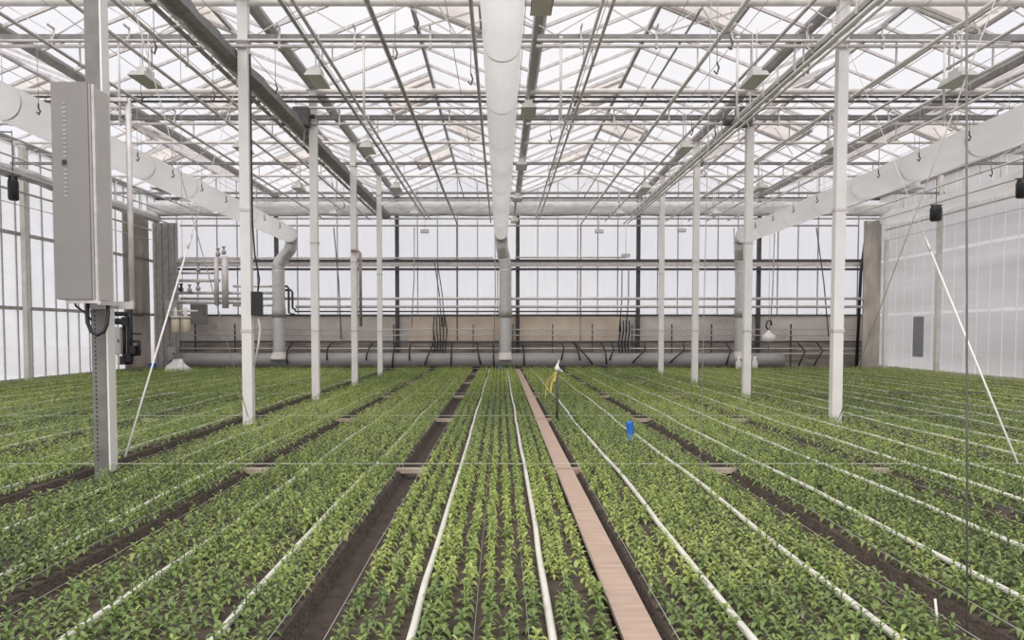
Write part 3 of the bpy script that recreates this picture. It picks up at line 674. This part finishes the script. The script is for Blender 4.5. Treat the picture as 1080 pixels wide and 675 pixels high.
p = at(192, 333, 28.75); o = MB().tube([(p.x - .55, 28.75, p.z + .18), (p.x + .6, 28.75, p.z + .18)], .04, 8).build('filter_pipe', 'offwhite'); tag(o, 'short pale pipe carrying the two cream canisters', 'pipe')
def tapered(name, x0, y0, x1, y1, Y, dy, mat, label, cat):
    p, q = at(x0, y1, Y), at(x1, y0, Y); t = thing(name, ((p.x + q.x) / 2, Y, p.z), label, cat)
    MB().box(p.x, q.x, Y, Y + dy, p.z, q.z).build('body', mat, t); dr = MB().box(p.x + .03, q.x - .03, Y - .02, Y - .001, p.z + .03, q.z - .03).build('door', mat, t)
    MB().box(q.x - .09, q.x - .05, Y - .04, Y - .021, (p.z + q.z) / 2 - .05, (p.z + q.z) / 2 + .05).build('latch', 'dark', dr)
tapered('wall_cabinet', 201, 321, 217, 342, 29.6, .2, 'cab', 'grey square box on the end wall right of the cream canisters', 'cabinet')
tapered('wall_cabinet', 174, 317, 189, 334, 29.5, .25, 'pale_lit_cab', 'pale box on the end wall above the cream canisters', 'cabinet')
tapered('wall_cabinet', 177, 366, 185, 380, 29.5, .2, 'pale_lit_cab', 'small pale box low on the end wall above the white plastic sheet', 'cabinet')
tapered('pump_cabinet', 114.5, 345, 127, 374, 26.0, .3, 'pale_lit_cab', 'pale beige box at the left wall beside the black pump pipes', 'cabinet')
t = thing('pump_pipework', (-12.7, 26.3, .2), 'black pump pipework with valves by the left wall', 'pump')
for pts, r in (([(112, 331), (137, 331)], .08), ([(112, 339), (138, 339)], .11), ([(137, 326), (137, 384)], .09), ([(131, 343), (131, 382)], .06), ([(137, 360), (147, 360), (147, 374), (137, 374)], .06), ([(137, 352), (149, 352)], .03), ([(141, 332), (150, 333)], .03)):
    MB().tube([at(a_, b__, 26.2) for a_, b__ in pts], r, 10).build('pipe', 'black', t)
for x, yp in ((116, 331), (116, 339), (133, 339), (136, 377), (131, 380), (141, 369)):
    p = at(x, yp, 26.1); MB().cbox(p, (.2, .25, .3)).build('valve', 'black', t)
MB().box(at(128, 384, 26.2).x, at(148, 384, 26.2).x, 26.0, 26.4, .0, .16).build('stand', 'dark', t)
p = at(161, 390, 27.8); t = thing('blue_bucket', (p.x, p.y, 0), 'small blue bucket on the ground in the left rear corner', 'bucket')
MB().lathe((p.x, p.y, .0), [(.12, 0), (.14, .28), (.15, .3), (.13, .3)], 16).build('body', 'blue', t); MB().tube([(p.x - .14, p.y, .29), (p.x - .1, p.y, .42), (p.x + .1, p.y, .42), (p.x + .14, p.y, .29)], .008, 6).build('handle', 'mid', t)
t = None
p = at(188, 388, 27.9); m = MB(); rr = random.Random(3); n = 18; vs = [(p.x, 27.9, .45)]
for k in range(3):
    for j in range(n):
        w = 2 * math.pi * j / n; ra = (.14, .3, .48)[k] * rr.uniform(.8, 1.2); vs.append((p.x + ra * math.cos(w) * 1.3, 27.9 + ra * math.sin(w) * .7, max(.0, (.36, .16, .0)[k] * rr.uniform(.6, 1.3))))
m.add(vs, [(0, 1 + j, 1 + (j + 1) % n) for j in range(n)] + [(1 + k * n + j, 1 + (k + 1) * n + j, 1 + (k + 1) * n + (j + 1) % n, 1 + k * n + (j + 1) % n) for k in range(2) for j in range(n)], True)
o = m.build('plastic_sheet', 'wrap'); tag(o, 'crumpled white plastic sheet on the ground by the left rear corner', 'plastic sheet')
# white cap lamp and two bottles near the right duct
p = at(810.5, 356, 27.8); t = thing('work_lamp', (p.x, p.y, p.z), 'white round work lamp hanging to the right of the second right column', 'lamp')
MB().lathe((p.x, p.y, p.z - .15), [(.17, 0), (.2, .03), (.24, .22), (.05, .36), (.05, .42)], 18).build('shade', 'white', t)
MB().tube([(p.x, p.y, p.z + .27), (p.x - .1, p.y, p.z + .4), (p.x - .05, p.y, p.z + .6), (p.x + .08, p.y, p.z + .62), (p.x + .1, p.y, p.z + .45)], .03, 8).build('hook', 'black', t)
MB().tube([(p.x, p.y, p.z + .6), (p.x, p.y, 5.8)], .008, 5).build('wire', 'mid', t)
for x, l in ((779, 'white bottle behind the foot of the second right column, left side'), (796, 'white bottle behind the foot of the second right column, right side')):
    p = at(x, 386, 28.6); o = MB().lathe((p.x, p.y, .0), [(.09, 0), (.11, .05), (.11, .3), (.05, .42), (.05, .52)], 14).build('white_bottle', 'white'); tag(o, l, 'bottle')
# small light box near far middle (sensor)
for i, (x, y) in enumerate(((448, 244), (632, 244), (719, 243), (660, 269.5))):
    p = at(x, y, 28.0); o = MB().cbox(p, (.3, .2, .12)).tube([(p.x, p.y, p.z), (p.x, p.y, 5.78)], .01, 5).build('wall_spotlight', 'galv'); tag(o, 'small grey spotlight under the cross pipe at the end wall, %s from the left' % ORD[[0, 1, 3, 2][i]], 'spotlight', 'small spotlights')

# ------------------------------------------------------------------ hanging wires in front
o = MB().tube([(2.262, 3.6, -.085), (2.175, 3.6, 3.03), (2.087, 3.6, 6.2)], .005, 8).build('hanging_wire', 'chord'); tag(o, 'dark taut vertical wire rising from the path near the right edge', 'wire')
p = at(744, 640, 4.6)
o = MB().tube([(1.19, 4.5, 0), (1.225, 4.5, 3), (1.25, 4.5, 6.2)], .0025, 6).build('hanging_wire', 'mid'); tag(o, 'very thin grey vertical wire between the blue tag and the right columns', 'wire')
o = MB().tube([at(190, 0, 11.0), at(193, 390, 11.0)], .004, 6).build('hanging_wire', 'mid'); tag(o, 'very thin grey vertical wire left of the second left column', 'wire')
for i, (x, a0, a1) in enumerate(((151, 0, 390), (122, 0, 105))):
    pass
# thin stake at lower right
p = at(1008, 668, 3.55); o = MB().tube([(2.12, 3.58, -.08), (2.10, 3.6, .16)], .006, 6).build('thin_stake', 'offwhite'); tag(o, 'thin pale stake at the path edge beside the taut wire', 'stake')

# ------------------------------------------------------------------ hoses, planks, twine
def bedname(c):
    k = round((c - (-.12)) / 1.6)
    if k == 0: return 'in the first bed left of the plank'
    if k > 0: return 'in the %s bed right of the plank' % ORD[k - 1]
    return 'in the %s bed left of the plank' % ORD[-k]
BC = [(a_ + b__) / 2 for a_, b__ in zip(PATHS[:-1], PATHS[1:])] + [PATHS[0] - .8, PATHS[-1] + .8]
BC = sorted(c for c in BC if XL + .7 < c < XR - .7)
HOSEX = []
for c in BC:
    for sd in (-1, 1):
        X = c + .035 + sd * .335; HOSEX.append(X); n = 40; ph = random.uniform(0, 6)
        zh = .033 if c > -1 else .012; am = .006 if abs(c) < .5 else .018
        pts = [(X + am * math.sin(i * .55 + ph) + random.uniform(-.006, .006), 2.9 + 26 * i / n, zh + .006 * math.sin(i * 1.3)) for i in range(n + 1)]
        o = MB().tube(pts, .0205, 8).build('drip_hose', 'hose'); tag(o, 'white watering hose, %s one of the two %s' % ('left' if sd < 0 else 'right', bedname(c)), 'hose', 'white watering hoses on the beds')
for i, (ya, yb) in enumerate(zip([2.6] + ROWS, ROWS + [28.9])):
    o = MB().box(.575, .745, ya + .06, yb - .06, -.005, .03).build('plank', 'plank'); tag(o, 'brown plank bridging the path, %s one from the camera' % ORD[i], 'plank', 'brown planks laid end to end on the path')
    o.rotation_euler = (0, 0, 0)
for r, y in enumerate(ROWS):
    for pc in PATHS:
        if not (-7 < pc < 7): continue
        on = abs(pc - .68) < .1
        if abs(pc + 4.12) < .1 or abs(pc - 5.48) < .1: continue
        pk = round((pc - .68) / 1.6)
        where = 'under the joint of the brown planks' if on else 'on the %s path %s of the plank' % (ORD[abs(pk) - 1], 'right' if pk > 0 else 'left')
        o = MB().box(pc - .17, pc + .17, y - .035, y + .035, (-.035 if on else -.02) + .0, .032 if on else .03).build('wooden_crosspiece', 'plank' if on else 'wood')
        tag(o, 'wooden crosspiece %s, %s row from the camera' % (where, ORD[r]), 'crosspiece', 'wooden crosspieces over the paths')
    o = MB().tube([(XL + .3, y - .05, .085), (XR - .3, y - .05, .085)], .004, 5).build('cross_twine', 'twine'); tag(o, 'pale string stretched across all beds at the %s column row' % ORD[r], 'string', 'strings stretched across the beds')
for pc in PATHS:
    for sd in (-1, 1):
        if not (-9 < pc < 9): continue
        pk = round((pc - .68) / 1.6)
        X = pc + sd * (.21 if abs(pc + 4.12) < .1 else .125); n = 30
        o = MB().tube([(X + random.uniform(-.004, .004), 2.9 + 26 * i / n, .07 + random.uniform(-.006, .006)) for i in range(n + 1)], .0020, 5).build('edge_string', 'mid')
        tag(o, 'thin string at the %s edge of the %s' % ('left' if sd < 0 else 'right', 'plank path' if pk == 0 else '%s path %s of the plank' % (ORD[abs(pk) - 1], 'right' if pk > 0 else 'left')), 'string', 'thin strings along the path edges')
for c in BC:
    if not (-3 < c < 3): continue
    for j in range(5):
        X = c - .5 + j * .25
        o = MB().tube([(X + random.uniform(-.003, .003), 2.9 + 2.2 * i, .055) for i in range(8)], .0012, 4).build('netting_string', 'mid'); tag(o, 'hair-thin grey netting string lying lengthwise ' + bedname(c), 'string', 'netting strings ' + bedname(c))

# stake with ribbon
p = at(587.5, 446, 12.1)
t = thing('marker_stake', (p.x, p.y, 0), 'thin dark stake with a white knot and yellow ribbon', 'stake')
MB().tube([(p.x, p.y, -.02), (p.x - .005, p.y, .86)], .02, 8).build('rod', 'dark', t)
MB().lathe((p.x, p.y, .82), [(.015, 0), (.04, .02), (.045, .05), (.02, .09), (.01, .12)], 10).bar((p.x, p.y, .86), (p.x + .09, p.y, .82), .022).bar((p.x, p.y, .88), (p.x + .03, p.y + .02, 1.0), .02).build('knot', 'white', t)
m = MB()
for k, (dx, L, w_) in enumerate(((-.09, .34, .03), (-.14, .22, .025), (-.05, .2, .035), (-.17, .42, .012))):
    m.bar((p.x - .02, p.y - .03, .82), (p.x + dx, p.y - .05, .66), w_, .004); m.bar((p.x + dx, p.y - .05, .66), (p.x + dx - .02, p.y - .04, .82 - L), w_, .004)
m.build('ribbon', 'yellow', t)
# blue tag
def bluetag(x, y0, y1, Y, w, label):
    a_, b__ = at(x, y1, Y), at(x, y0, Y); t = thing('blue_tag', (a_.x, Y, 0), label, 'tag'); m = MB(); n = 8; vs = []
    for i in range(n + 1):
        z = a_.z + (b__.z - a_.z) * i / n; ww = w / 2 * (1 if 0 < i < n else .75)
        for sx in (-1, 1):
            for dy in (-.006, .006): vs.append((a_.x + sx * ww + .012 * math.sin(i * .5), Y + dy + .03 * math.sin(i * .4) - .03 * abs(sx) * 0, z))
    m.add(vs, [(i * 4 + a1, i * 4 + b1, i * 4 + 4 + b1, i * 4 + 4 + a1) for i in range(n) for a1, b1 in ((0, 2), (2, 3), (3, 1), (1, 0))] + [(0, 1, 3, 2), (n * 4, n * 4 + 2, n * 4 + 3, n * 4 + 1)], True)
    m.build('plate', 'blue', t); MB().tube([(a_.x, Y + .05, -.02), (a_.x, Y + .05, b__.z - .02)], .007, 6).build('stick', 'mid', t)
bluetag(664.3, 444, 469, 9.9, .095, 'bright blue plastic tag standing among the seedlings right of the plank')
bluetag(527, 386.5, 395, 28.2, .13, 'small blue tag at the end of the bed under the middle duct')
# dark loose mat right
q = at(985, 417, 17.0)
o = MB().box(q.x - 1.0, q.x + 1.1, 16.85, 17.05, .06, .1).build('dark_strip', 'black'); tag(o, 'dark narrow strip lying on the seedlings on the right', 'strip')

# ------------------------------------------------------------------ seedlings
def leaf(rs, base, ang, L, W, droop, rise, seg):
    """arched lance-shaped leaf; returns verts, quads"""
    ca, sa = math.cos(ang), math.sin(ang); vs, fs = [], []
    if seg >= 3:
        st = [0, .22, .5, .78, 1.]; wd = [.18, .8, 1., .62, .06]
        for t, w in zip(st, wd):
            r = L * t * (1 - .12 * t); z = rise * L * t - droop * L * t * t
            for s_, dz in ((-1, .25), (0, 0), (1, .25)):
                vs.append((base[0] + ca * r - sa * s_ * w * W / 2, base[1] + sa * r + ca * s_ * w * W / 2, base[2] + z + dz * w * W / 2))
        for i in range(4): fs += [(i * 3, i * 3 + 3, i * 3 + 4, i * 3 + 1), (i * 3 + 1, i * 3 + 4, i * 3 + 5, i * 3 + 2)]
    elif seg == 2:
        for t, w in ((0, .2), (.45, 1.), (1, .1)):
            r = L * t * (1 - .12 * t); z = rise * L * t - droop * L * t * t
            for s_ in (-1, 1): vs.append((base[0] + ca * r - sa * s_ * w * W / 2, base[1] + sa * r + ca * s_ * w * W / 2, base[2] + z))
        fs = [(0, 2, 3, 1), (2, 4, 5, 3)]
    else:
        m = L * .5; z = rise * L * .5 - droop * L * .25; e = rise * L - droop * L
        vs = [tuple(base), (base[0] + ca * m - sa * W / 2, base[1] + sa * m + ca * W / 2, base[2] + z), (base[0] + ca * L * .9, base[1] + sa * L * .9, base[2] + e), (base[0] + ca * m + sa * W / 2, base[1] + sa * m - ca * W / 2, base[2] + z)]
        fs = [(0, 3, 2, 1)]
    return vs, fs
def seedling(rs, lod):
    vs, fs = [], []
    hgt = rs.uniform(.065, .105)
    nl = {0: 12, 1: 10, 2: 7}[lod]; a0 = rs.uniform(0, 6.28)
    if lod == 0:
        n = 5; r0 = .0028
        for z in (0, hgt):
            for k in range(n): vs.append((r0 * math.cos(k * 1.2566), r0 * math.sin(k * 1.2566), z))
        fs += [(k, (k + 1) % n, n + (k + 1) % n, n + k) for k in range(n)]
    for i in range(nl):
        f = (i // 2) / max(1, (nl // 2 - 1)); zb = hgt * (.28 + .72 * f)
        ang = a0 + (i % 2) * math.pi + (i // 2) * 1.35 + rs.uniform(-.35, .35)
        L = (.054 - .022 * f) * rs.uniform(.8, 1.25) * (1.12 if lod else 1); W = L * rs.uniform(.34, .46) * (1.25 if lod == 2 else 1)
        v, q_ = leaf(rs, (0, 0, zb), ang, L, W, rs.uniform(.8, 1.35) * (1 - .35 * f), rs.uniform(.35, .7) + .65 * f, {0: 3, 1: 2, 2: 1}[lod])
        o = len(vs); vs += v; fs += [tuple(x + o for x in q2) for q2 in q_]
    return np.array(vs, dtype=np.float32), np.array(fs, dtype=np.int32)
VAR = {l: [seedling(RS, l) for _ in range({0: 14, 1: 14, 2: 18}[l])] for l in (0, 1, 2)}

def np_mesh(name, V, Q, tint):
    me = bpy.data.meshes.new(name); nf = len(Q)
    me.vertices.add(len(V)); me.vertices.foreach_set('co', V.astype(np.float32).ravel())
    me.loops.add(nf * 4); me.loops.foreach_set('vertex_index', Q.astype(np.int32).ravel())
    me.polygons.add(nf); me.polygons.foreach_set('loop_start', np.arange(0, nf * 4, 4, dtype=np.int32))
    me.polygons.foreach_set('use_smooth', np.ones(nf, dtype=bool))
    a = me.attributes.new('tint', 'FLOAT', 'POINT'); a.data.foreach_set('value', tint.astype(np.float32).ravel())
    me.update(calc_edges=True); me.materials.append(M['leaf']); return me

# positions on a 0.115 m raster, only where a camera near the photographer's could look
P = []
RP = .112
for c in BC:
    nr = 12
    for r in range(nr):
        X = c - RP * (nr - 1) / 2 + r * RP
        for hx in HOSEX:
            if abs(X - hx) < .056: X = hx + (.056 if X > hx else -.056)
        yy = np.arange(3.25, 28.75, .100)
        keep = np.abs(X) < .70 * yy + 1.6
        yy = yy[keep]
        P.append(np.stack([np.full(len(yy), X), yy], 1))
P = np.concatenate(P)
P += RS.uniform(-.014, .014, P.shape)
P = P[(RS.uniform(size=len(P)) > .035) & (np.abs(P[:, 0] + 4.12) > .25) & (P[:, 0] > XL + .2) & (P[:, 0] < XR - .2)]
tint = .42 + .22 * np.sin(P[:, 0] * .9 + 1.3) * np.sin(P[:, 1] * .33) + RS.uniform(-.28, .28, len(P)) + .12 * np.clip((P[:, 1] - 8) / 20, 0, 1)
rot = RS.uniform(0, 6.283, len(P)); sc = RS.uniform(.82, 1.38, len(P))
# nearest ones in the frame are things of their own
inframe = (np.abs(P[:, 0] + 12 / F * P[:, 1]) * F / P[:, 1] < 545) & (P[:, 1] > 3.3)
order = np.argsort(P[:, 1] + 0 * P[:, 0]); near = [i for i in order if inframe[i]][:300]
nearset = np.zeros(len(P), bool); nearset[near] = True
protos = [np_mesh('seedling', v, f, np.full(len(v), .32)) for v, f in VAR[0]]
for i in near:
    c = min(BC, key=lambda b: abs(b - P[i, 0]))
    o = bpy.data.objects.new('seedling', protos[RS.randint(len(protos))]); COL.objects.link(o)
    o.location = (float(P[i, 0]), float(P[i, 1]), .0); o.rotation_euler = (0, 0, float(rot[i])); s_ = float(sc[i]); o.scale = (s_, s_, s_)
    tag(o, 'young green seedling at the very front ' + bedname(c), 'seedling', 'front seedlings ' + bedname(c))
Vs, Qs, Ts, off = [], [], [], 0
lod = np.where(P[:, 1] < 8.5, 0, np.where(P[:, 1] < 15, 1, 2))
vi = RS.randint(0, 1000, len(P))
for l in (0, 1, 2):
    nv = len(VAR[l])
    for k in range(nv):
        idx = np.where((lod == l) & (vi % nv == k) & ~nearset)[0]
        if not len(idx): continue
        v, q_ = VAR[l][k]; n = len(idx)
        c_, s_ = np.cos(rot[idx])[:, None], np.sin(rot[idx])[:, None]; S = sc[idx][:, None]
        X = (v[None, :, 0] * c_ - v[None, :, 1] * s_) * S + P[idx, 0][:, None]; Y = (v[None, :, 0] * s_ + v[None, :, 1] * c_) * S + P[idx, 1][:, None]; Z = v[None, :, 2] * S
        Vs.append(np.stack([X, Y, Z], 2).reshape(-1, 3)); Ts.append(np.repeat(tint[idx], len(v)))
        Qs.append((q_[None] + (np.arange(n) * len(v))[:, None, None] + off).reshape(-1, 4)); off += n * len(v)
V = np.concatenate(Vs); Q = np.concatenate(Qs); T = np.concatenate(Ts)
o = bpy.data.objects.new('seedling_beds', np_mesh('seedling_beds', V, Q, T)); COL.objects.link(o)
tag(o, 'countless young green seedlings filling all the beds to the end wall', 'seedlings', kind='stuff')
print('plants', len(P), 'faces', len(Q))

# ------------------------------------------------------------------ light: bright overcast sky, plus a soft directional fill added to brighten the interior
w = bpy.data.worlds.new('world'); scn.world = w; w.use_nodes = True
bg = w.node_tree.nodes['Background']
tc = w.node_tree.nodes.new('ShaderNodeTexCoord'); no = w.node_tree.nodes.new('ShaderNodeTexNoise'); no.inputs['Scale'].default_value = 1.6; no.inputs['Detail'].default_value = 3
cr = w.node_tree.nodes.new('ShaderNodeValToRGB'); cr.color_ramp.elements[0].color = (.84, .85, .93, 1); cr.color_ramp.elements[1].color = (.98, .96, .97, 1)
cr.color_ramp.elements[0].position = .35; cr.color_ramp.elements[1].position = .65
w.node_tree.links.new(tc.outputs['Generated'], no.inputs['Vector']); w.node_tree.links.new(no.outputs['Fac'], cr.inputs[0]); w.node_tree.links.new(cr.outputs[0], bg.inputs['Color'])
bg.inputs['Strength'].default_value = .98
sd = bpy.data.lights.new('fill_sun', 'SUN'); sd.energy = 3.0; sd.angle = R(75); sd.color = (1, .96, .90)
so = bpy.data.objects.new('fill_sun', sd); COL.objects.link(so); so.rotation_euler = (R(30), R(-12), 0)

vs_ = scn.view_settings; vs_.view_transform = 'Standard'; vs_.look = 'None'; vs_.gamma = 1; vs_.exposure = 0.0; vs_.use_curve_mapping = False
scn.cycles.transparent_max_bounces = 24; scn.cycles.max_bounces = 12; scn.cycles.diffuse_bounces = 6
for o in COL.objects:
    if '_o' in o: del o['_o']
